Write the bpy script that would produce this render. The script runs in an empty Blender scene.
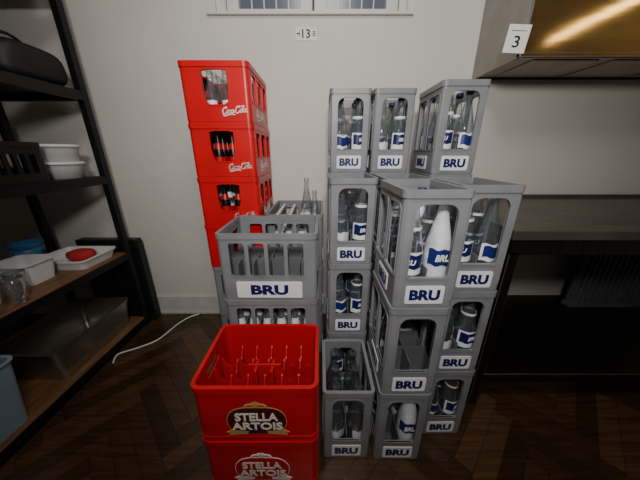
import bpy, bmesh, math, random
from mathutils import Matrix, Vector
random.seed(7)
R=math.radians
sc=bpy.context.scene

def lin(c):
    return tuple(((v/255)/12.92 if v/255<=0.04045 else ((v/255+0.055)/1.055)**2.4) for v in c)+(1,)

# ------------------------------------------------------------ materials
def mat(name,col,rough=.5,metal=0,var=.06,scale=12,bump=0.0,bscale=60,stretch=None,spec=.5,trans=0):
    m=bpy.data.materials.new(name); m.use_nodes=True
    nt=m.node_tree; b=nt.nodes['Principled BSDF']
    b.inputs['Roughness'].default_value=rough
    b.inputs['Metallic'].default_value=metal
    b.inputs['Specular IOR Level'].default_value=spec
    tc=nt.nodes.new('ShaderNodeTexCoord'); mp=nt.nodes.new('ShaderNodeMapping')
    if stretch: mp.inputs['Scale'].default_value=stretch
    nt.links.new(tc.outputs['Object'],mp.inputs[0])
    n=nt.nodes.new('ShaderNodeTexNoise'); n.inputs['Scale'].default_value=scale; n.inputs['Detail'].default_value=5
    nt.links.new(mp.outputs[0],n.inputs['Vector'])
    r=nt.nodes.new('ShaderNodeValToRGB'); c=lin(col)
    r.color_ramp.elements[0].position=.3; r.color_ramp.elements[1].position=.7
    r.color_ramp.elements[0].color=tuple(max(0,v*(1-var*2)) for v in c[:3])+(1,)
    r.color_ramp.elements[1].color=tuple(min(1,v*(1+var*2)) for v in c[:3])+(1,)
    nt.links.new(n.outputs['Fac'],r.inputs[0]); nt.links.new(r.outputs[0],b.inputs['Base Color'])
    if bump:
        n2=nt.nodes.new('ShaderNodeTexNoise'); n2.inputs['Scale'].default_value=bscale; n2.inputs['Detail'].default_value=4
        nt.links.new(mp.outputs[0],n2.inputs['Vector'])
        bp=nt.nodes.new('ShaderNodeBump'); bp.inputs['Strength'].default_value=bump; bp.inputs['Distance'].default_value=.01
        nt.links.new(n2.outputs['Fac'],bp.inputs['Height']); nt.links.new(bp.outputs[0],b.inputs['Normal'])
    return m
def glassmat(name,tint,fac=.3,rough=.05,haze=0.0):
    m=bpy.data.materials.new(name); m.use_nodes=True; nt=m.node_tree
    nt.nodes.remove(nt.nodes['Principled BSDF']); o=nt.nodes['Material Output']
    t=nt.nodes.new('ShaderNodeBsdfTransparent'); t.inputs[0].default_value=tint
    g=nt.nodes.new('ShaderNodeBsdfGlossy'); g.inputs['Roughness'].default_value=rough
    g.inputs[0].default_value=(.9,.92,.95,1)
    d=nt.nodes.new('ShaderNodeBsdfDiffuse'); d.inputs[0].default_value=(.62,.68,.72,1)
    hz=nt.nodes.new('ShaderNodeMixShader'); hz.inputs[0].default_value=haze
    lw=nt.nodes.new('ShaderNodeLayerWeight'); lw.inputs[0].default_value=fac
    mx=nt.nodes.new('ShaderNodeMixShader')
    nt.links.new(t.outputs[0],hz.inputs[1]); nt.links.new(d.outputs[0],hz.inputs[2])
    nt.links.new(lw.outputs['Facing'],mx.inputs[0]); nt.links.new(hz.outputs[0],mx.inputs[1]); nt.links.new(g.outputs[0],mx.inputs[2])
    nt.links.new(mx.outputs[0],o.inputs[0]); return m

M={}
M['wall']=mat('wall_plaster',(206,202,196),.85,var=.02,scale=2,bump=.25,bscale=14)
M['ceil']=mat('ceiling_paint',(170,166,160),.9,var=.02)
M['base']=mat('baseboard_paint',(196,194,190),.5,var=.03)
M['gray']=mat('gray_plastic',(125,126,130),.42,var=.07,scale=8,bump=.05,bscale=120)
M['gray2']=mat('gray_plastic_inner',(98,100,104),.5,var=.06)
M['red']=mat('red_plastic',(198,12,22),.33,var=.05,scale=6,bump=.04,bscale=100)
M['red2']=mat('red_plastic_inner',(190,14,18),.45,var=.05)
M['lab']=mat('white_label',(228,228,230),.4,var=.02)
M['navy']=mat('navy_print',(18,24,84),.4,var=.03)
M['blue']=mat('blue_print',(26,38,104),.35,var=.05)
M['white']=mat('white_print',(238,232,226),.4,var=.02)
M['gold']=mat('gold_print',(190,150,96),.35,var=.05)
M['badge']=mat('badge_print',(74,18,16),.4,var=.05)
M['glass']=glassmat('clear_glass',(.82,.85,.87,1),.36,.04,.05)
M['tumbler']=glassmat('tumbler_glass',(.92,.95,.96,1),.35,.05,.05)
M['cola']=mat('cola_glass',(24,12,10),.3,var=.05,spec=.3)
M['cap']=mat('blue_cap',(44,50,86),.35,metal=.3)
M['wcap']=mat('silver_cap',(190,192,198),.35,metal=.5)
M['redcap']=mat('red_cap',(170,20,22),.35)
M['frost']=mat('frosted_sleeve',(206,208,214),.35,var=.14,scale=26)
M['black']=mat('black_metal',(24,24,27),.45,metal=.3,var=.1)
M['blackp']=mat('black_plastic',(22,22,24),.4,var=.1)
M['bag']=mat('black_fabric',(20,20,23),.6,var=.15,bump=.4,bscale=18)
M['green']=mat('dark_green_plastic',(16,25,22),.45,var=.1)
M['steel']=mat('brushed_steel',(168,164,156),.28,metal=.9,var=.1,scale=6,stretch=(1,1,30))
M['dsteel']=mat('dark_steel',(70,64,58),.28,metal=.9,var=.15,scale=4,stretch=(20,1,1))
M['warmsteel']=mat('hood_gold_reflection',(196,158,100),.1,metal=.9,var=.12,scale=2.2,stretch=(.6,1,7),bump=.03,bscale=2.0)  # steel hood front; warm gold reflections are put into its base colour
M['hoodside']=mat('hood_side_steel',(150,146,140),.4,metal=.55,var=.05)
M['hoodunder']=mat('hood_underside',(160,148,132),.4,metal=.4,var=.08)
M['wood']=mat('shelf_wood',(116,82,54),.5,var=.2,scale=5,stretch=(14,1,1))
M['wplastic']=mat('white_plastic',(215,215,215),.4,var=.03)
M['bluep']=mat('blue_plastic',(60,120,170),.4,var=.05)
M['paleblue']=mat('pale_blue_plastic',(136,158,176),.4,var=.04)
M['cloth']=mat('red_cloth',(170,30,34),.8,var=.1,bump=.5,bscale=30)
M['cable']=mat('white_cable',(215,212,205),.45,var=.02)
M['paper']=mat('paper_card',(225,225,222),.7,var=.02)
M['ink']=mat('black_ink',(15,15,18),.6,var=.02)
M['dark']=mat('dark_void',(40,42,46),.7,var=.05)
M['tabletop']=mat('worktop_steel',(100,94,88),.38,metal=.6,var=.14,scale=3,stretch=(1,8,1))
M['frame']=mat('window_paint',(205,205,202),.45,var=.02)

wm=bpy.data.materials.new('window_pane'); wm.use_nodes=True
b=wm.node_tree.nodes['Principled BSDF']; b.inputs['Base Color'].default_value=lin((84,92,106)); b.inputs['Roughness'].default_value=.2
b.inputs['Emission Color'].default_value=lin((180,188,200)); b.inputs['Emission Strength'].default_value=.05
M['pane']=wm
lm=bpy.data.materials.new('streak_strip_glow'); lm.use_nodes=True
b=lm.node_tree.nodes['Principled BSDF']; b.inputs['Emission Color'].default_value=(1,.86,.6,1); b.inputs['Emission Strength'].default_value=7  # glow of the added strip that streaks the hood front
M['stripglow']=lm

# ------------------------------------------------------------ mesh builder
class B:
    def __init__(s): s.bm=bmesh.new(); s.mats=[]
    def mi(s,k):
        if k not in s.mats: s.mats.append(k)
        return s.mats.index(k)
    def addmesh(s,me,mx,k,smooth=False):
        n=len(s.bm.verts); nf=len(s.bm.faces)
        s.bm.from_mesh(me); s.bm.verts.ensure_lookup_table(); s.bm.faces.ensure_lookup_table()
        bmesh.ops.transform(s.bm,matrix=mx,verts=s.bm.verts[n:])
        i=s.mi(k)
        for f in s.bm.faces[nf:]: f.material_index=i; f.smooth=smooth
    def box(s,x0,x1,y0,y1,z0,z1,k,mx=None,bev=0):
        vs=[Vector((x,y,z)) for z in(z0,z1) for y in(y0,y1) for x in(x0,x1)]
        if mx: vs=[mx@v for v in vs]
        v=[s.bm.verts.new(p) for p in vs]; i=s.mi(k); fs=[]
        for q in((0,2,3,1),(4,5,7,6),(0,1,5,4),(2,6,7,3),(0,4,6,2),(1,3,7,5)):
            f=s.bm.faces.new([v[a] for a in q]); f.material_index=i; fs.append(f)
        if bev:
            es=list({e for f in fs for e in f.edges})
            bmesh.ops.bevel(s.bm,geom=es,offset=bev,segments=2,affect='EDGES',profile=.5)
    def prism(s,poly,d0,d1,k,mx):
        a=[s.bm.verts.new(mx@Vector((p[0],p[1],d0))) for p in poly]
        c=[s.bm.verts.new(mx@Vector((p[0],p[1],d1))) for p in poly]
        i=s.mi(k); n=len(poly); fs=[]
        fs.append(s.bm.faces.new(list(reversed(a)))); fs.append(s.bm.faces.new(c))
        for j in range(n): fs.append(s.bm.faces.new([a[j],a[(j+1)%n],c[(j+1)%n],c[j]]))
        for f in fs: f.material_index=i
    def ring(s,po,pi,z0,z1,k,mx=None):
        mx=mx or Matrix(); i=s.mi(k); n=len(po)
        g=lambda P,z:[s.bm.verts.new(mx@Vector((p[0],p[1],z))) for p in P]
        o0,o1,i0,i1=g(po,z0),g(po,z1),g(pi,z0),g(pi,z1)
        for j in range(n):
            l=(j+1)%n
            for q in((o0[j],o0[l],o1[l],o1[j]),(i0[l],i0[j],i1[j],i1[l]),(o1[j],o1[l],i1[l],i1[j]),(o0[l],o0[j],i0[j],i0[l])):
                f=s.bm.faces.new(q); f.material_index=i
    def lathe(s,prof,k,mx,seg=16,cuts=None):
        rows=[]
        for p in prof:
            r,z=p[0],p[1]
            rows.append([s.bm.verts.new(mx@Vector((max(r,.0002)*math.cos(2*math.pi*a/seg),max(r,.0002)*math.sin(2*math.pi*a/seg),z))) for a in range(seg)])
        for j in range(len(rows)-1):
            kk=prof[j][2] if len(prof[j])>2 and prof[j][2] else k
            i=s.mi(kk)
            for a in range(seg):
                c=(a+1)%seg
                f=s.bm.faces.new((rows[j][a],rows[j][c],rows[j+1][c],rows[j+1][a])); f.material_index=i; f.smooth=True
    def tube(s,pts,r,k,seg=8):
        i=s.mi(k); rows=[]
        for j,p in enumerate(pts):
            p=Vector(p); d=(Vector(pts[min(j+1,len(pts)-1)])-Vector(pts[max(j-1,0)])).normalized()
            q=d.to_track_quat('Z','Y').to_matrix()
            rows.append([s.bm.verts.new(p+q@Vector((r*math.cos(2*math.pi*a/seg),r*math.sin(2*math.pi*a/seg),0))) for a in range(seg)])
        for j in range(len(rows)-1):
            for a in range(seg):
                c=(a+1)%seg
                f=s.bm.faces.new((rows[j][a],rows[j][c],rows[j+1][c],rows[j+1][a])); f.material_index=i; f.smooth=True
        for e in(rows[0][::-1],rows[-1]):
            f=s.bm.faces.new(e); f.material_index=i
    def stroke(s,pts,w,k,mx,th=.0008):
        for p,q in zip(pts,pts[1:]):
            d=Vector((q[0]-p[0],q[1]-p[1])); 
            if d.length<1e-6: continue
            d.normalize(); n=Vector((-d.y,d.x))*w/2; e=d*w*.3
            P=[(p[0]-e.x-n.x,p[1]-e.y-n.y),(q[0]+e.x-n.x,q[1]+e.y-n.y),(q[0]+e.x+n.x,q[1]+e.y+n.y),(p[0]-e.x+n.x,p[1]-e.y+n.y)]
            s.prism(P,0,th,k,mx)
    def text(s,t,w,h,k,mx,bold=.02,shear=0,th=.0008,space=1.0):
        cu=bpy.data.curves.new('t','FONT'); cu.body=t; cu.align_x='CENTER'; cu.align_y='CENTER'
        cu.offset=bold; cu.shear=shear; cu.extrude=.01; cu.space_character=space; cu.resolution_u=3
        ob=bpy.data.objects.new('t',cu); sc.collection.objects.link(ob)
        dg=bpy.context.evaluated_depsgraph_get(); me=bpy.data.meshes.new_from_object(ob.evaluated_get(dg))
        bpy.data.objects.remove(ob)
        xs=[v.co.x for v in me.vertices]; ys=[v.co.y for v in me.vertices]
        cx,cy=(max(xs)+min(xs))/2,(max(ys)+min(ys))/2
        sx,sy=w/(max(xs)-min(xs)),h/(max(ys)-min(ys))
        m=mx@Matrix.Diagonal((sx,sy,th/.02,1))@Matrix.Translation((-cx,-cy,0))
        s.addmesh(me,m,k); bpy.data.meshes.remove(me)
    def mesh(s,name,fix=True):
        if fix: bmesh.ops.recalc_face_normals(s.bm,faces=s.bm.faces)
        me=bpy.data.meshes.new(name); s.bm.to_mesh(me); s.bm.free()
        for k in s.mats: me.materials.append(M[k])
        return me
    def obj(s,name,loc=(0,0,0),rz=0,parent=None,fix=True):
        return place(s.mesh(name,fix),name,loc,rz,parent)
def place(me,name,loc=(0,0,0),rz=0,parent=None):
    o=bpy.data.objects.new(name,me); sc.collection.objects.link(o)
    o.location=loc; o.rotation_euler=(0,0,rz)
    if parent: o.parent=parent
    return o

def rrect(w,l,r,n=5,cx=0,cy=0):
    P=[]
    for (sx,sy,a0) in((1,1,0),(-1,1,90),(-1,-1,180),(1,-1,270)):
        for j in range(n+1):
            a=R(a0+90*j/n); P.append((cx+sx*(w/2-r)+r*math.cos(a),cy+sy*(l/2-r)+r*math.sin(a)))
    return P
def win(x0,x1,z0,z1,rt,rb,n=4):
    P=[]
    for (cx,cz,a0,r) in((x1-rt,z1-rt,0,rt),(x0+rt,z1-rt,90,rt),(x0+rb,z0+rb,180,rb),(x1-rb,z0+rb,270,rb)):
        for j in range(n+1):
            a=R(a0+90*j/n); P.append((cx+r*math.cos(a),cz+r*math.sin(a)))
    return P
def FRONT(y): return Matrix.Translation((0,y,0))@Matrix.Rotation(R(90),4,'X')
def RIGHT(x): return Matrix.Translation((x,0,0))@Matrix.Rotation(R(90),4,'Z')@Matrix.Rotation(R(90),4,'X')
def LEFT(x): return Matrix.Translation((x,0,0))@Matrix.Rotation(R(-90),4,'Z')@Matrix.Rotation(R(90),4,'X')
def BACK(y): return Matrix.Translation((0,y,0))@Matrix.Rotation(R(180),4,'Z')@Matrix.Rotation(R(90),4,'X')

def cutbool(bld,cutters):
    me=bld.mesh('tmpw'); a=bpy.data.objects.new('a',me); sc.collection.objects.link(a)
    c=B()
    for poly,mx,d in cutters: c.prism(poly,-d,d,'dark',mx)
    cm=c.mesh('tmpc'); co=bpy.data.objects.new('c',cm); sc.collection.objects.link(co)
    mod=a.modifiers.new('b','BOOLEAN'); mod.operation='DIFFERENCE'; mod.object=co; mod.solver='EXACT'
    dg=bpy.context.evaluated_depsgraph_get(); out=bpy.data.meshes.new_from_object(a.evaluated_get(dg))
    bpy.data.objects.remove(a); bpy.data.objects.remove(co)
    for p in out.polygons: p.material_index=0
    return out

def crate_mesh(name,w,l,h,r,t,front,side,col,inner,divx,divy,divh,deco,lip=.0035,lipf=.022):
    wb=B(); W,L=w-2*lip,l-2*lip
    wb.ring(rrect(W,L,r),rrect(W-2*t,L-2*t,max(r-t,.002)),.006,h-.004,col)
    cuts=[]
    for poly in front:
        cuts.append((poly,FRONT(-L/2),.03)); cuts.append((poly,BACK(L/2),.03))
    for poly in side:
        cuts.append((poly,LEFT(-W/2),.03)); cuts.append((poly,RIGHT(W/2),.03))
    me=cutbool(wb,cuts)
    b=B(); b.addmesh(me,Matrix(),col)
    b.ring(rrect(w,l,r+lip),rrect(W-2*t-.002,L-2*t-.002,max(r-t,.002)),h-lipf,h,col)
    b.ring(rrect(W-.004,L-.004,r),rrect(W-2*t-.002,L-2*t-.002,max(r-t,.002)),0,.012,col)
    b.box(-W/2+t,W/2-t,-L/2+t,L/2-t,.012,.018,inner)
    def frame(poly,mx):
        cx=sum(p[0] for p in poly)/len(poly); cz=sum(p[1] for p in poly)/len(poly)
        xs=[p[0] for p in poly]; zs=[p[1] for p in poly]; hw=(max(xs)-min(xs))/2; hh=(max(zs)-min(zs))/2
        o=[(cx+(p[0]-cx)*(hw+.006)/hw,cz+(p[1]-cz)*(hh+.006)/hh) for p in poly]
        b.ring(o,poly,-.004,.0022,col,mx)
    for poly in front: frame(poly,FRONT(-L/2)); frame(poly,BACK(L/2))
    for poly in side: frame(poly,LEFT(-W/2)); frame(poly,RIGHT(W/2))
    iw,il=W-2*t,L-2*t
    for i in range(1,divx):
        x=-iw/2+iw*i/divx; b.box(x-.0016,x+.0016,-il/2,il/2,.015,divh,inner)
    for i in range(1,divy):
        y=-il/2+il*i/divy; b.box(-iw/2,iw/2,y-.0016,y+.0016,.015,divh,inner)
    if deco: deco(b,W,L,h)
    return b.mesh(name)

# --- tall 6-bottle crate
TW,TL,TH=.19,.272,.36
def deco_tall(b,W,L,h):
    for mx in(FRONT(-L/2),BACK(L/2),LEFT(-W/2),RIGHT(W/2)):
        b.prism(win(-.058,.058,.018,.078,.006,.006),-.001,.0025,'lab',mx)
        b.text('BRU',.092,.036,'navy',mx@Matrix.Translation((0,.048,.003)),bold=.05)
    for sx in(-1,1):
        for sy in(-1,1):
            b.box(sx*(W/2-.012)-.004,sx*(W/2-.012)+.004,sy*(L/2-.003)-.004,sy*(L/2-.003)+.004,.03,h-.03,'gray')
tall=crate_mesh('tall_crate',TW,TL,TH,.014,.008,[win(-.058,.058,.105,.322,.03,.01)],
   [win(-.112,-.012,.105,.315,.02,.01),win(.012,.112,.105,.315,.02,.01)],'gray','gray2',2,3,.13,deco_tall)

def cyl(b,r,z0,z1,a0,a1,k,mx,n=10,wav=.006):
    i=b.mi(k); prev=None
    for j in range(n+1):
        a=R(a0+(a1-a0)*j/n-90)
        sl=wav*math.sin(j*1.1)
        p=[b.bm.verts.new(mx@Vector((r*math.cos(a),r*math.sin(a),z+sl))) for z in(z0,z1)]
        if prev:
            f=b.bm.faces.new((prev[0],p[0],p[1],prev[1])); f.material_index=i; f.smooth=True
        prev=p
def bottle_big(b,x,y,z,rot,kind):
    r=.038; mx=Matrix.Translation((x,y,z))@Matrix.Rotation(rot,4,'Z')
    if kind=='sleeve':
        b.lathe([(0,0),(r*.95,0),(r,.006),(r,.15,'frost'),(r*.97,.175,'frost'),(r*.72,.215,'frost'),(.017,.26),(.0135,.29),(.0135,.3,'cap'),(.0155,.301,'cap'),(.0155,.318,'cap'),(0,.319)],'frost',mx)
        cyl(b,r*1.025,.118,.168,-62,62,'blue',mx,14,.003)
        b.text('BRU',.046,.022,'lab',mx@Matrix.Translation((0,-r*1.05,.143))@Matrix.Rotation(R(90),4,'X'),bold=.04,shear=.2)
    else:
        cap='cap' if kind!='open' else 'glass'
        b.lathe([(0,0),(r*.95,0),(r,.006),(r,.15),(r*.97,.175),(r*.72,.215),(.016,.26),(.013,.285),(.013,.3,cap),(.0155,.301,cap),(.0155,.318,cap),(0 if kind!='open' else .011,.319)],'glass',mx)
        if kind=='lab':
            cyl(b,r*1.015,.088,.160,-78,78,'lab',mx,16,0); cyl(b,r*1.03,.108,.152,-66,66,'navy',mx,14,.002)
            b.text('BRU',.040,.017,'lab',mx@Matrix.Translation((0,-r*1.05,.130))@Matrix.Rotation(R(90),4,'X'),bold=.04,shear=.2)
            cyl(b,.027,.222,.232,-180,180,'lab',mx,14,0)
        elif kind=='glass':
            cyl(b,r*1.015,.09,.15,-70,70,'lab',mx,12,.003); cyl(b,r*1.03,.103,.142,-58,58,'blue',mx,10,.004)
        else:
            cyl(b,r*1.015,.08,.12,-50,50,'frost',mx,12,.003)
def tall_bottles(kinds,seed):
    rnd=random.Random(seed); b=B()
    for j in range(3):
        for i in range(2):
            k=kinds[(j*2+i)%len(kinds)]
            if k is None: continue
            bottle_big(b,(-.5+i)*.084,(-1+j)*.083,.019,rnd.uniform(-.6,.6)*(.4 if k=='sleeve' else 1),k)
    return b.mesh('bottles',fix=False)
bA=tall_bottles(['lab','glass','open'],1); bB=tall_bottles(['glass','lab','lab'],2)
bC=tall_bottles(['lab','sleeve','open','lab'],3); bD=tall_bottles([None,None,'open',None,'glass','open'],4); bE=tall_bottles(['open','lab','glass'],5)
bF=tall_bottles(['open'],6); bG=tall_bottles([None,'sleeve','lab','open'],9)

def tallc(x0,y0,lev,bot=None,rz=0):
    o=place(tall,'bottle_crate',(x0+TW/2,y0+TL/2,lev*TH+.0005*lev),rz)
    if bot: place(bot,'bottles',(0,0,0),0,o)
for l,bt in((0,bA),(1,bB),(2,bA),(3,bB)): tallc(.045,1.24,l,bt,random.uniform(-.01,.01))
for l,bt in((0,bA),(1,bB),(2,bA),(3,bE)): tallc(.243,1.24,l,bt,random.uniform(-.01,.01))
for l,bt in((0,bA),(1,bB),(2,bA),(3,bA)): tallc(.485,1.105,l,bt,random.uniform(-.01,.01))
for l,bt in((0,bA),(1,bB),(2,bE)): tallc(.035,.952,l,bt)
for l,bt in((0,bG),(1,bD),(2,bC)): tallc(.217-.002*(2-l),.636,l,bt,.008*(l-1))
for l,bt in((0,bB),(1,bE),(2,bA)): tallc(.426,.732,l,bt,-.010*(l-1))
tallc(.010,.642,0,bF)
for l in range(3): tallc(.243,.935,l,bA)

# --- wide 24-bottle gray crate
GW,GL,GH=.40,.295,.293
def deco_wide(b,W,L,h):
    for mx in(FRONT(-L/2),BACK(L/2)):
        b.prism(win(-.135,.135,.014,.088,.006,.006),-.001,.003,'lab',mx)
        b.text('BRU',.155,.046,'navy',mx@Matrix.Translation((0,.051,.0035)),bold=.05)
wide=crate_mesh('wide_crate',GW,GL,GH,.02,.009,
   [win(-.15+i*.077,-.15+i*.077+.062,.112,.255,.012,.008) for i in range(4)],
   [win(-.10,-.015,.12,.25,.015,.01),win(.015,.10,.12,.25,.015,.01)],'gray','gray2',6,4,.16,deco_wide)
def small_bottle(b,x,y,z,kind,h=.225,tilt=0):
    r=.026*h/.225; s=h/.225
    mx=Matrix.Translation((x,y,z))@Matrix.Rotation(tilt,4,'Y')
    g={'clear':'glass','empty':'glass','cola':'cola'}[kind]; cp={'clear':'wcap','empty':'glass','cola':'redcap'}[kind]; lb={'clear':'lab','empty':'lab','cola':'redcap'}[kind]
    b.lathe([(0,0),(r*.95,0),(r,.004),(r,.09*s),(r*.9,.115*s),(r*.55,.155*s),(.012,.185*s),(.0115,.21*s,cp),(.0135,.211*s,cp),(.0135,.222*s,cp),(0,.223*s)],g,mx,12)
    b.lathe([(r*1.02,.035*s),(r*1.02,.085*s)],lb,mx,12)
    if kind!='empty': b.lathe([(r*.86,.122*s),(r*.6,.153*s)],lb,mx,12)
def small_set(w,l,nx,ny,kinds,h,seed,z=.019,extra=None):
    rnd=random.Random(seed); b=B()
    for i in range(nx):
        for j in range(ny):
            k=rnd.choice(kinds)
            if k: small_bottle(b,-w/2+w*(i+.5)/nx,-l/2+l*(j+.5)/ny,z,k,h)
    if extra: extra(b)
    return b.mesh('bottles',fix=False)
wb1=small_set(.37,.265,6,4,['clear'],.235,1)
for l in range(3):
    o=place(wide,'wide_bottle_crate',(-.207,.885+GL/2,l*GH+.0003*l),[0,.008,-.006][l])
    if l<2: place(wb1,'bottles',(0,0,0),0,o)
def ex(b):
    # local x -> world y, local y -> world -x (crate turned a quarter)
    small_bottle(b,-.03,-.055,.16,'empty',.30)
    small_bottle(b,-.09,-.10,.13,'empty',.27,.06)
wb2=small_set(.37,.265,6,4,['clear'],.262,2); wb3=small_set(.37,.265,6,4,['clear'],.262,2,extra=ex)
for l in range(3):
    o=place(wide,'wide_bottle_crate',(-.13,1.197+.2,l*GH+.0003*l),R(90))
    place(wb3 if l==2 else wb2,'bottles',(0,0,0),0,o)

# --- soda crates on two gray
CW,CL,CH=.30,.385,.236
def arc(cx,cy,rx,ry,a0,a1,n=12): return [(cx+rx*math.cos(R(a0+(a1-a0)*j/n)),cy+ry*math.sin(R(a0+(a1-a0)*j/n))) for j in range(n+1)]
def script_logo(b,w,mx,k='white'):
    S=w/10.2; sh=.35
    st=[]
    def C(x): 
        st.append((arc(x+.9,.9,.85,1.05,50,330),.34)); st.append((arc(x+1.2,1.75,.35,.3,-80,200),.24))
    def o(x): st.append((arc(x+.45,.45,.42,.5,0,360),.28))
    def a(x): o(x); st.append(([(x+.9,.95),(x+.88,.2),(x+1.1,-.02),(x+1.3,.15)],.26))
    def c(x): st.append((arc(x+.45,.45,.42,.5,45,330),.28))
    def l(x): st.append(([(x,.2),(x+.35,1.3),(x+.45,1.9),(x+.25,2.05),(x+.1,1.7),(x+.1,.3),(x+.3,-.02),(x+.5,.15)],.26))
    C(0); o(1.75); c(2.65); a(3.5)
    st.append(([(4.75,.5),(5.35,.62)],.25))
    C(5.2); o(6.95); l(7.95); a(8.6)
    st.append(([(.9,-.15),(.5,-.55),(1.2,-.75),(2.6,-.45),(4.0,-.35),(5.2,-.6)],.26))
    st.append(([(6.3,1.95),(7.0,1.75),(7.7,1.95),(8.6,1.8)],.24))
    for pts,wd in st:
        P=[((x+sh*y-5.2)*S,(y-.5)*S*1.15) for x,y in pts]
        b.stroke(P,wd*S*1.2,k,mx)
def deco_coke(b,W,L,h):
    for mx in(FRONT(-L/2),BACK(L/2)):
        script_logo(b,.112,mx@Matrix.Translation((.075,.048,.0005))@Matrix.Rotation(R(4),4,'Z'))
    for mx in(LEFT(-W/2),RIGHT(W/2)):
        script_logo(b,.17,mx@Matrix.Translation((0,.045,.0005)))
fw=[(-.052,.2),(-.052,.13),(-.044,.085),(-.03,.075),(.034,.075),(.048,.085),(.056,.13),(.056,.2),(.03,.205),(-.026,.205)]
coke=crate_mesh('soda_crate',CW,CL,CH,.02,.008,[fw],
   [win(-.15,-.075,.09,.2,.02,.01),win(-.045,.045,.09,.2,.02,.01),win(.075,.15,.09,.2,.02,.01)],'red','red2',4,6,.09,deco_coke)
cb=[small_set(.27,.355,4,6,k,.2,s) for k,s in((['cola','empty','empty'],1),(['cola'],2),(['cola','cola','clear'],3),(['cola'],4))]
for l in range(2):
    place(wide,'wide_bottle_crate',(-.447,1.205+.2,l*GH+.0003*l),R(90))
for l in range(4):
    o=place(coke,'soda_crate',(-.448+[0,0,.001,-.001][l],1.20+CL/2,2*GH+.001+l*(CH+.0004)),[0,.006,-.004,.004][l])
    place(cb[3-l],'bottles',(0,0,0),0,o)

# --- beer crates
SW,SL,SH=.405,.305,.244
def deco_stella(b,W,L,h,kind=0):
    ol='gold' if kind==0 else 'white'; fl='badge' if kind==0 else 'red2'
    for mx in(FRONT(-L/2),BACK(L/2)):
        m=mx@Matrix.Translation((0,.1,0))
        def blob(sx,sz,k,d):
            P=[]
            for j in range(48):
                a=2*math.pi*j/48
                c,s_=math.cos(a),math.sin(a)
                x=sx*math.copysign(abs(c)**.6,c); z=sz*math.copysign(abs(s_)**.75,s_)*(1-.22*abs(math.cos(a))**4)
                P.append((x,z))
            b.prism(P,-.001,d,k,m)
        blob(.098,.062,ol,.0012); blob(.0955,.0595,fl,.0018)
        for s in(-1,1):
            b.prism([(s*.03,-.048),(s*.085,-.040),(s*.105,-.052),(s*.09,-.056),(s*.098,-.066),(s*.035,-.060)][::s],-.001,.0022,ol,m)
        tx='white'
        b.text('STELLA',.140,.036,tx,m@Matrix.Translation((0,.020,.0028)),bold=.03)
        b.text('ARTOIS',.168,.034,tx,m@Matrix.Translation((0,-.022,.0028)),bold=.03)
        for s in(-1,1):
            for t in range(7):
                a=R(20+t*22); x=s*(.018+.016*math.cos(a)); z=.060+.014*math.sin(a)
                b.box(x-.004,x+.004,z-.003,z+.003,0,.002,ol,m)
        star=[((.013 if j%2==0 else .005)*math.sin(2*math.pi*j/10),.078+(.013 if j%2==0 else .005)*math.cos(2*math.pi*j/10)) for j in range(10)]
        b.prism(star,-.001,.002,ol,m)
    b.ring(rrect(W+.004,L+.004,.028),rrect(W-.004,L-.004,.026),.02,.026,'red')
    t=.009; iw,il=W-2*t,L-2*t
    def saddle(axis,pos,n,length,low,high):
        top=[]
        for j in range(n*8+1):
            u=j/(n*8); x=length/2-u*length
            top.append((x,low+(high-low)*abs(math.cos(math.pi*u*n))**2))
        mx=(FRONT(pos) if axis=='x' else RIGHT(pos)); i=b.mi('red2')
        for j in range(len(top)-1):
            x0,z0=top[j]; x1,z1=top[j+1]
            vs=[b.bm.verts.new(mx@Vector(q)) for q in((x0,.018,-.003),(x1,.018,-.003),(x1,z1,-.003),(x0,z0,-.003),(x0,.018,.003),(x1,.018,.003),(x1,z1,.003),(x0,z0,.003))]
            for q in((0,1,2,3),(4,7,6,5),(3,2,6,7)):
                f=b.bm.faces.new([vs[k] for k in q]); f.material_index=i
    for i in range(1,4): saddle('x',-il/2+il*i/4,6,iw,.10,.14 if i!=2 else .165)
    for i in range(1,6): saddle('y',-iw/2+iw*i/6,4,il,.10,.14)
    b.box(-.062,.062,-.004,.004,.12,.185,'red2',None,.002)
    for x in(-.03,.03): b.box(x-.006,x+.006,-.03,.03,.1,.18,'red2',None,.003)
stella=[crate_mesh('beer_crate',SW,SL,SH,.028,.009,[],[win(-.055,.055,.165,.205,.015,.015)],'red','red2',1,1,.1,
   (lambda k:(lambda b,W,L,h:deco_stella(b,W,L,h,k)))(kk)) for kk in(0,1)]
place(stella[1],'beer_crate',(-.207,.554+SL/2,0),0)
place(stella[0],'beer_crate',(-.207,.554+SL/2+.001,SH+.0005),.004)

# ------------------------------------------------------------ room
X0,X1,Y0,Y1,ZC=-2.6,2.6,-1.7,1.62,2.7
fb=bmesh.new(); cl=fb.faces.layers.float.new('tone'); 
Wp,Lp=.07,.42; rot=Matrix.Rotation(R(45),3,'Z')
def plank(x0,x1,y0,y1):
    g=.0007
    P=[rot@Vector((x,y,0)) for x,y in((x0+g,y0+g),(x1-g,y0+g),(x1-g,y1-g),(x0+g,y1-g))]
    c=sum(P,Vector())/4
    if not(X0-.4<c.x<X1+.4 and Y0-.4<c.y<Y1+.4): return
    f=fb.faces.new([fb.verts.new(p) for p in P]); f[cl]=random.random()
    f.material_index=0 if (x1-x0)>(y1-y0) else 1
for m in range(-9,10):
    for k in range(-80,80):
        plank(m*Lp+k*Wp,m*Lp+k*Wp+Lp,-m*Lp+k*Wp,-m*Lp+(k+1)*Wp)
        plank(m*Lp+Lp+k*Wp,m*Lp+Lp+(k+1)*Wp,-m*Lp+(k+1)*Wp-Lp,-m*Lp+(k+1)*Wp)
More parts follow.
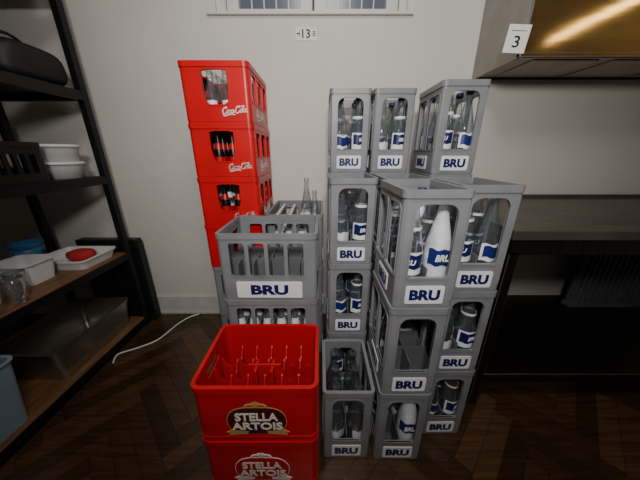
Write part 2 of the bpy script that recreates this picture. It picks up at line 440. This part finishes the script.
for co,no in(((X0,0,0),(-1,0,0)),((X1,0,0),(1,0,0)),((0,Y0,0),(0,-1,0)),((0,Y1,0),(0,1,0))):
    bmesh.ops.bisect_plane(fb,geom=fb.verts[:]+fb.edges[:]+fb.faces[:],plane_co=co,plane_no=no,clear_outer=True)
P=[fb.verts.new(p) for p in((X0,Y0,-.02),(X1,Y0,-.02),(X1,Y1,-.02),(X0,Y1,-.02))]; f=fb.faces.new(P); f[cl]=0; f.material_index=2
me=bpy.data.meshes.new('floor'); fb.to_mesh(me); fb.free()
def woodfloor(name,ang):
    m=bpy.data.materials.new(name); m.use_nodes=True; nt=m.node_tree; b=nt.nodes['Principled BSDF']
    b.inputs['Roughness'].default_value=.27
    at=nt.nodes.new('ShaderNodeAttribute'); at.attribute_name='tone'
    tc=nt.nodes.new('ShaderNodeTexCoord'); mp=nt.nodes.new('ShaderNodeMapping')
    mp.inputs['Rotation'].default_value=(0,0,ang); mp.inputs['Scale'].default_value=(1.5,26,1)
    nt.links.new(tc.outputs['Object'],mp.inputs[0])
    n=nt.nodes.new('ShaderNodeTexNoise'); n.inputs['Scale'].default_value=3; n.inputs['Detail'].default_value=6
    nt.links.new(mp.outputs[0],n.inputs['Vector'])
    r1=nt.nodes.new('ShaderNodeValToRGB'); r1.color_ramp.elements[0].color=lin((60,42,28)); r1.color_ramp.elements[1].color=lin((96,69,46))
    nt.links.new(at.outputs['Fac'],r1.inputs[0])
    r2=nt.nodes.new('ShaderNodeValToRGB'); r2.color_ramp.elements[0].position=.3; r2.color_ramp.elements[0].color=(.5,.5,.5,1); r2.color_ramp.elements[1].position=.7; r2.color_ramp.elements[1].color=(1.1,1.1,1.1,1)
    nt.links.new(n.outputs['Fac'],r2.inputs[0])
    mx=nt.nodes.new('ShaderNodeMix'); mx.data_type='RGBA'; mx.blend_type='MULTIPLY'; mx.inputs[0].default_value=1
    nt.links.new(r1.outputs[0],mx.inputs[6]); nt.links.new(r2.outputs[0],mx.inputs[7]); nt.links.new(mx.outputs[2],b.inputs['Base Color'])
    return m
me.materials.append(woodfloor('parquet_a',R(-45))); me.materials.append(woodfloor('parquet_b',R(45))); me.materials.append(M['ink'])
place(me,'floor')

def simplebox(name,x0,x1,y0,y1,z0,z1,k,bev=0):
    b=B(); b.box(x0,x1,y0,y1,z0,z1,k,None,bev); return b.obj(name)
wx0,wx1,wz0,wz1=-.545,.455,1.868,2.45
b=B(); 
b.box(X0,wx0,Y1,Y1+.2,0,ZC,'wall'); b.box(wx1,X1,Y1,Y1+.2,0,ZC,'wall')
b.box(wx0,wx1,Y1,Y1+.2,0,wz0,'wall'); b.box(wx0,wx1,Y1,Y1+.2,wz1,ZC,'wall'); b.obj('wall_back')
simplebox('wall_left',X0-.1,X0,Y0,Y1+.2,0,ZC,'wall'); simplebox('wall_right',X1,X1+.1,Y0,Y1+.2,0,ZC,'wall')
simplebox('wall_front',X0,X1,Y0-.1,Y0,0,ZC,'wall'); simplebox('ceiling',X0,X1,Y0,Y1,ZC,ZC+.1,'ceil')
b=B(); b.box(X0,.7,Y1-.016,Y1,0,.15,'base',None,.004); b.box(X0,.7,Y1-.022,Y1,.0,.02,'base')
b.box(.7,X1,Y1-.016,Y1,0,.15,'base',None,.004); b.obj('baseboard_back')
b=B(); ya,yb=Y1+.004,Y1+.05
b.box(wx0,wx1,ya,yb,wz0,wz0+.010,'frame'); b.box(wx0,wx1,ya,yb,wz1-.03,wz1,'frame')
b.box(wx0,wx0+.05,ya,yb,wz0,wz1,'frame',None,.003); b.box(wx1-.04,wx1,ya,yb,wz0,wz1,'frame',None,.003)
mid=-.035
b.box(mid-.005,mid+.005,ya-.004,ya+.002,wz0+.010,wz1-.03,'black')
for (s0,s1) in((wx0+.055,mid-.005),(mid+.005,wx1-.045)):
    b.box(s0,s0+.062,ya+.002,yb-.01,wz0+.012,wz1-.03,'frame',None,.003); b.box(s1-.062,s1,ya+.002,yb-.01,wz0+.012,wz1-.03,'frame',None,.003)
    b.box(s0+.06,s1-.06,ya+.002,yb-.01,wz0+.012,wz0+.020,'frame'); b.box(s0+.06,s1-.06,ya+.002,yb-.01,wz1-.09,wz1-.03,'frame')
    b.box(s0+.06,s1-.06,yb-.02,yb-.015,wz0+.020,wz1-.09,'pane')
    n=5; a0,a1=s0+.062,s1-.062
    for i in range(1,n):
        x=a0+(a1-a0)*i/n; b.box(x-.003,x+.003,yb-.024,yb-.02,wz0+.020,wz1-.09,'frame')
    for z in(.165,.29,.415): b.box(a0,a1,yb-.024,yb-.02,wz0+z-.003,wz0+z+.003,'frame')
b.box(mid-.012,mid+.012,ya-.012,ya,wz0+.2,wz0+.32,'black')
b.obj('window_1')
b=B(); b.box(wx0-.05,wx1+.035,Y1-.02,Y1-.001,wz0-.012,wz0+.002,'frame',None,.003); b.box(wx0-.05,wx0,Y1-.012,Y1-.001,wz0+.002,wz1+.04,'frame'); b.box(wx1,wx1+.035,Y1-.012,Y1-.001,wz0+.002,wz1+.04,'frame'); b.obj('trim_1')

b=B(); b.box(-.056,.056,-.003,0,-.030,.030,'paper')
b.text('13',.044,.040,'ink',FRONT(-.0035),bold=.02)
b.box(-.05,-.035,-.0045,-.003,-.003,.003,'ink'); b.box(-.037,-.034,-.0045,-.003,-.012,.012,'ink')
b.box(.035,.05,-.0045,-.003,.006,.010,'ink'); b.box(.035,.05,-.0045,-.003,-.002,.002,'ink'); b.box(.035,.05,-.0045,-.003,-.010,-.006,'ink')
b.obj('number_sign',(-.075,Y1,1.778))

# ------------------------------------------------------------ work table
b=B(); tx0,tx1,ty0,ty1=.72,2.45,.86,1.59
b.box(tx0,tx1,ty0,ty1,.862,.9,'tabletop',None,.004)
b.box(tx0+.01,tx1-.01,ty0+.012,ty0+.03,.80,.864,'dsteel'); b.box(tx0+.01,tx0+.03,ty0+.03,ty1,.80,.864,'dsteel')
b.box(tx0,tx1,ty1-.015,ty1,.9,.92,'tabletop')
for x in(tx0+.01,tx1-.05):
    for y in(ty0+.012,ty1-.055): b.box(x,x+.04,y,y+.04,.0,.81,'dsteel',None,.003)
b.box(tx0+.015,tx1-.015,ty0+.02,ty1-.02,.155,.185,'dsteel',None,.003)
b.box(tx0+.01,tx0+.03,ty0+.03,ty1-.03,.12,.155,'dsteel')
b.obj('steel_work_table')
def vented(name,loc,w,l,h,k,n=7,rz=0):
    cuts=[win(-w/2+.03+i*(w-.06)/n,-w/2+.03+i*(w-.06)/n+(w-.06)/n*.6,.04,h-.05,.004,.004) for i in range(n)]
    cs=[win(-l/2+.03+i*(l-.06)/n,-l/2+.03+i*(l-.06)/n+(l-.06)/n*.6,.04,h-.05,.004,.004) for i in range(n)]
    me=crate_mesh(name,w,l,h,.015,.006,cuts,cs,k,k,1,1,.1,None,lip=.003)
    return place(me,name,loc,rz)
b=B()
b.box(-.25,.25,-.03,.03,.0,.035,'gray2',None,.003); b.box(-.25,.25,-.03,.03,.46,.5,'gray2',None,.003)
b.box(-.25,.25,.01,.02,.035,.46,'dark')
for i in range(14):
    x=-.24+i*.0365; b.box(x-.006,x+.006,-.026,.01,.035,.46,'gray2')
b.obj('vent_grille',(1.93,1.44,.186))

# ------------------------------------------------------------ extractor hood
b=B(); hx0,hx1,hy0,hz=.862,2.5,1.265,1.563
b.box(hx0,hx0+.012,hy0,Y1-.001,hz,2.6,'hoodside',None,.001)
b.box(hx0+.012,hx1,hy0,hy0+.012,hz,2.6,'warmsteel',None,.001)
b.box(hx0+.012,hx1,Y1-.02,Y1-.001,hz,2.6,'dsteel')
b.box(hx1-.012,hx1,hy0+.012,Y1-.02,hz,2.6,'hoodside')
b.box(hx0+.012,hx1-.012,hy0+.012,Y1-.02,hz+.008,hz+.03,'hoodunder')
b.box(hx0,hx1,hy0-.006,hy0+.02,hz,hz+.016,'warmsteel',None,.002)  # front lip; its golden highlight comes from the same reflection colour
for i in range(4):
    x=hx0+.1+i*.37; b.box(x,x+.3,hy0+.05,Y1-.06,hz+.002,hz+.008,'hoodunder')
cm=Matrix.Translation((.832,1.262,1.625))@Matrix.Rotation(R(-8),4,'Z')@Matrix.Rotation(R(5),4,'Y')
b.box(-.043,.043,-.004,-.001,-.050,.050,'paper',cm)
b.text('3',.026,.042,'ink',cm@FRONT(-.0045)@Matrix.Translation((.0,-.010,0)),bold=.01)
b.box(-.03,.03,-.005,-.004,.027,.029,'ink',cm)
b.obj('extractor_hood')

# ------------------------------------------------------------ left shelving unit
b=B(); sx0,sx1,sy0,sy1=-1.76,-1.245,-.35,1.5
lev=[.07,.565,1.045,1.478,1.92]
for x in(sx0,sx1-.035):
    for y in(sy0,sy1-.035):
        b.box(x,x+.035,y,y+.035,0,2.15,'black',None,.002)
for z in lev:
    b.box(sx0+.002,sx1-.002,sy0+.002,sy0+.03,z-.045,z-.005,'black'); b.box(sx0+.002,sx1-.002,sy1-.03,sy1-.002,z-.045,z-.005,'black')
    b.box(sx0+.002,sx0+.03,sy0,sy1,z-.045,z-.005,'black'); b.box(sx1-.03,sx1-.002,sy0,sy1,z-.045,z-.005,'black')
    b.box(sx0+.03,sx1-.03,sy0+.03,sy1-.03,z-.014,z,'wood' if z<.7 else 'black')
    b.box(sx1-.03,sx1-.006,sy0+.036,sy1-.036,z-.006,z,'wood' if z<.7 else 'black')
b.obj('storage_shelf')
def loft_tub(name,loc,w,l,h,k,taper=.85,lid=None,t=.004,parent=None):
    b=B(); n=5; r=.03
    o0=rrect(w*taper,l*taper,r,n); o1=rrect(w,l,r,n); i1=rrect(w-2*t,l-2*t,r-.003,n); i0=rrect(w*taper-2*t,l*taper-2*t,r-.003,n); lp=rrect(w+.016,l+.016,r+.006,n)
    rows=[]
    for P,z in((o0,0),(o1,h-.006),(lp,h-.006),(lp,h),(i1,h),(i0,.006)): rows.append([b.bm.verts.new((p[0],p[1],z)) for p in P])
    i=b.mi(k)
    for A,C in zip(rows,rows[1:]):
        for j in range(len(A)):
            q=(j+1)%len(A); f=b.bm.faces.new((A[j],A[q],C[q],C[j])); f.material_index=i
    b.bm.faces.new(rows[0][::-1]).material_index=i; b.bm.faces.new(rows[-1]).material_index=i
    if lid: b.prism(lp,h,h+.008,lid,Matrix())
    return b.obj(name,loc,0,parent)
loft_tub('plastic_bin',(-1.42,.60,.071),.32,.38,.31,'paleblue',.88)
loft_tub('steel_food_pan',(-1.46,1.18,.071),.34,.5,.18,'steel',.92)
tr=loft_tub('white_tray',(-1.425,1.315,.566),.30,.235,.055,'wplastic',.9)
b=B()
b.lathe([(0,0),(.03,.002),(.036,.03),(.034,.05),(.02,.06),(0,.062)],'cloth',Matrix.Rotation(R(8),4,'X')@Matrix.Diagonal((2.0,1.2,1,1)),16)
b.obj('red_cloth',(.02,.02,.012),.3,tr)
loft_tub('plastic_tub',(-1.46,1.095,.566),.19,.15,.11,'wplastic',.85)
b=B()
for i,(x,y) in enumerate(((0,0),(.08,.03),(-.08,.05),(.02,.09),(.085,-.06),(0,-.09))):
    b.lathe([(.0,0),(.028,0),(.036,.11),(.034,.11),(.026,.008),(0,.008)],'tumbler',Matrix.Translation((x,y,0)),14)
b.obj('drinking_glasses',(-1.375,.88,.566),fix=False)
b=B(); b.lathe([(.0,0),(.045,0),(.06,.07),(.066,.10),(.062,.1),(.042,.006),(0,.006)],'bluep',Matrix(),20)
b.lathe([(.0,.06),(.055,.062),(.072,.125),(.075,.13),(.068,.126),(.0,.07)],'bluep',Matrix(),20); b.obj('blue_bowls',(-1.667,1.3,.566))
vented('black_basket',(-1.44,1.02,1.046),.36,.34,.17,'blackp',7)
b=B()
z=0
for i in range(2):
    b.lathe([(0,z),(.082,z),(.092,z+.066),(.094,z+.068),(.101,z+.068),(.101,z+.08),(.09,z+.083),(0,z+.083)],'wplastic',Matrix(),28); z+=.084
b.obj('lidded_food_tubs',(-1.365,1.345,1.046))
b=B()
b.box(-.08,.08,-.12,.12,0,.03,'wplastic',None,.004); b.box(-.07,.08,-.11,.1,.031,.06,'blackp',None,.004); b.box(-.075,.07,-.1,.11,.061,.12,'wplastic',None,.004)
b.obj('container_stack',(-1.59,1.345,1.046))
b=B(); i=b.mi('bag'); nu,nv=28,12; rows=[]
for v in range(nv+1):
    ph=-math.pi/2+math.pi*v/nv; row=[]
    for u in range(nu):
        th=2*math.pi*u/nu; e=.45; sg=lambda q,p: math.copysign(abs(q)**p,q)
        rr=sg(math.cos(ph),.4); sag=1+.05*math.sin(3*th+2*ph)
        row.append(b.bm.verts.new((.12*rr*sg(math.cos(th),e)*sag,.14*rr*sg(math.sin(th),e)*sag,.075+.075*sg(math.sin(ph),.55))))
    rows.append(row)
for A,C in zip(rows,rows[1:]):
    for j in range(nu):
        q=(j+1)%nu; f=b.bm.faces.new((A[j],A[q],C[q],C[j])); f.material_index=i; f.smooth=True
b.tube([(.0,.07*math.cos(a*.3)+0,.14+.05*math.sin(a*.3)) for a in range(11)],.007,'bag')
b.obj('black_bag',(-1.385,1.32,1.479))
b=B()
for i in range(4): b.lathe([(0,0),(.05,0),(.1,.06),(.103,.06),(.052,.004),(0,.004)],'wplastic',Matrix.Translation((0,0,i*.025)),24)
b.obj('white_bowls',(-1.365,1.06,1.479))
loft_tub('plastic_bin',(-1.43,1.25,1.921),.33,.4,.16,'wplastic',.85)
b=B(); b.box(-.2,.2,-.03,.03,0,.63,'green',None,.006)
for i in range(7): b.box(-.19,.19,-.037,-.029,.05+i*.085,.07+i*.085,'green')
b.box(.2,.206,-.025,.025,.02,.61,'green')
b.obj('folded_plastic_crate',(-1.42,1.552,0))
ctl=[(-1.22,1.12),(-1.24,1.185),(-1.16,1.235),(-1.08,1.30),(-1.05,1.38),(-1.03,1.46),(-.99,1.54),(-.93,1.585)]
pts=[]
for i in range(len(ctl)-1):
    p0=ctl[max(i-1,0)];p1=ctl[i];p2=ctl[i+1];p3=ctl[min(i+2,len(ctl)-1)]
    for s in range(6):
        t=s/6; c=[.5*((2*p1[a])+(-p0[a]+p2[a])*t+(2*p0[a]-5*p1[a]+4*p2[a]-p3[a])*t*t+(-p0[a]+3*p1[a]-3*p2[a]+p3[a])*t**3) for a in(0,1)]
        pts.append((c[0],c[1],.0055))
pts.append((-.93,1.588,.0055))
b=B(); b.tube(pts,.005,'cable'); b.obj('power_cable')

# ------------------------------------------------------------ lights
def area(name,loc,rot,size,power,col=(1,1,1)):
    l=bpy.data.lights.new(name,'AREA'); l.energy=power; l.size=size; l.color=col
    o=bpy.data.objects.new(name,l); sc.collection.objects.link(o); o.location=loc; o.rotation_euler=rot
area('ceiling_lamp',(.0,.15,2.6),(R(22),0,0),.5,14,(1,.96,.90))
l=bpy.data.lights.new('falloff_spot','SPOT'); l.energy=94; l.spot_size=R(120); l.spot_blend=1; l.shadow_soft_size=.12; l.color=(1,.97,.92)  # added spot above the camera: bright centre, falloff towards the sides
o=bpy.data.objects.new('falloff_spot',l); sc.collection.objects.link(o); o.location=(.02,-.35,1.75)
o.rotation_euler=(Vector((.05,1.62,1.3))-Vector(o.location)).to_track_quat('-Z','Y').to_euler()
# added out-of-view glowing strip, hung to mirror a gold streak in the hood
b=B(); b.box(-.38,.38,-.02,.02,-.03,.0,'stripglow'); b.box(-.40,.40,-.03,.03,0,.03,'frame')
for x in(-.25,.25): b.box(x-.005,x+.005,-.005,.005,.03,.555,'frame')
b.obj('hood_streak_strip',(2.09,.2,2.145),R(90))
w=bpy.data.worlds.new('world'); sc.world=w; w.use_nodes=True
w.node_tree.nodes['Background'].inputs[0].default_value=(.6,.7,.85,1); w.node_tree.nodes['Background'].inputs[1].default_value=.6

# ------------------------------------------------------------ camera
cd=bpy.data.cameras.new('camera'); cam=bpy.data.objects.new('camera',cd); sc.collection.objects.link(cam)
cd.sensor_width=36; cd.lens=245/640*36; cd.clip_start=.02
cam.location=(0,0,1.17); cam.rotation_euler=(R(90-19.5),0,0)
sc.camera=cam
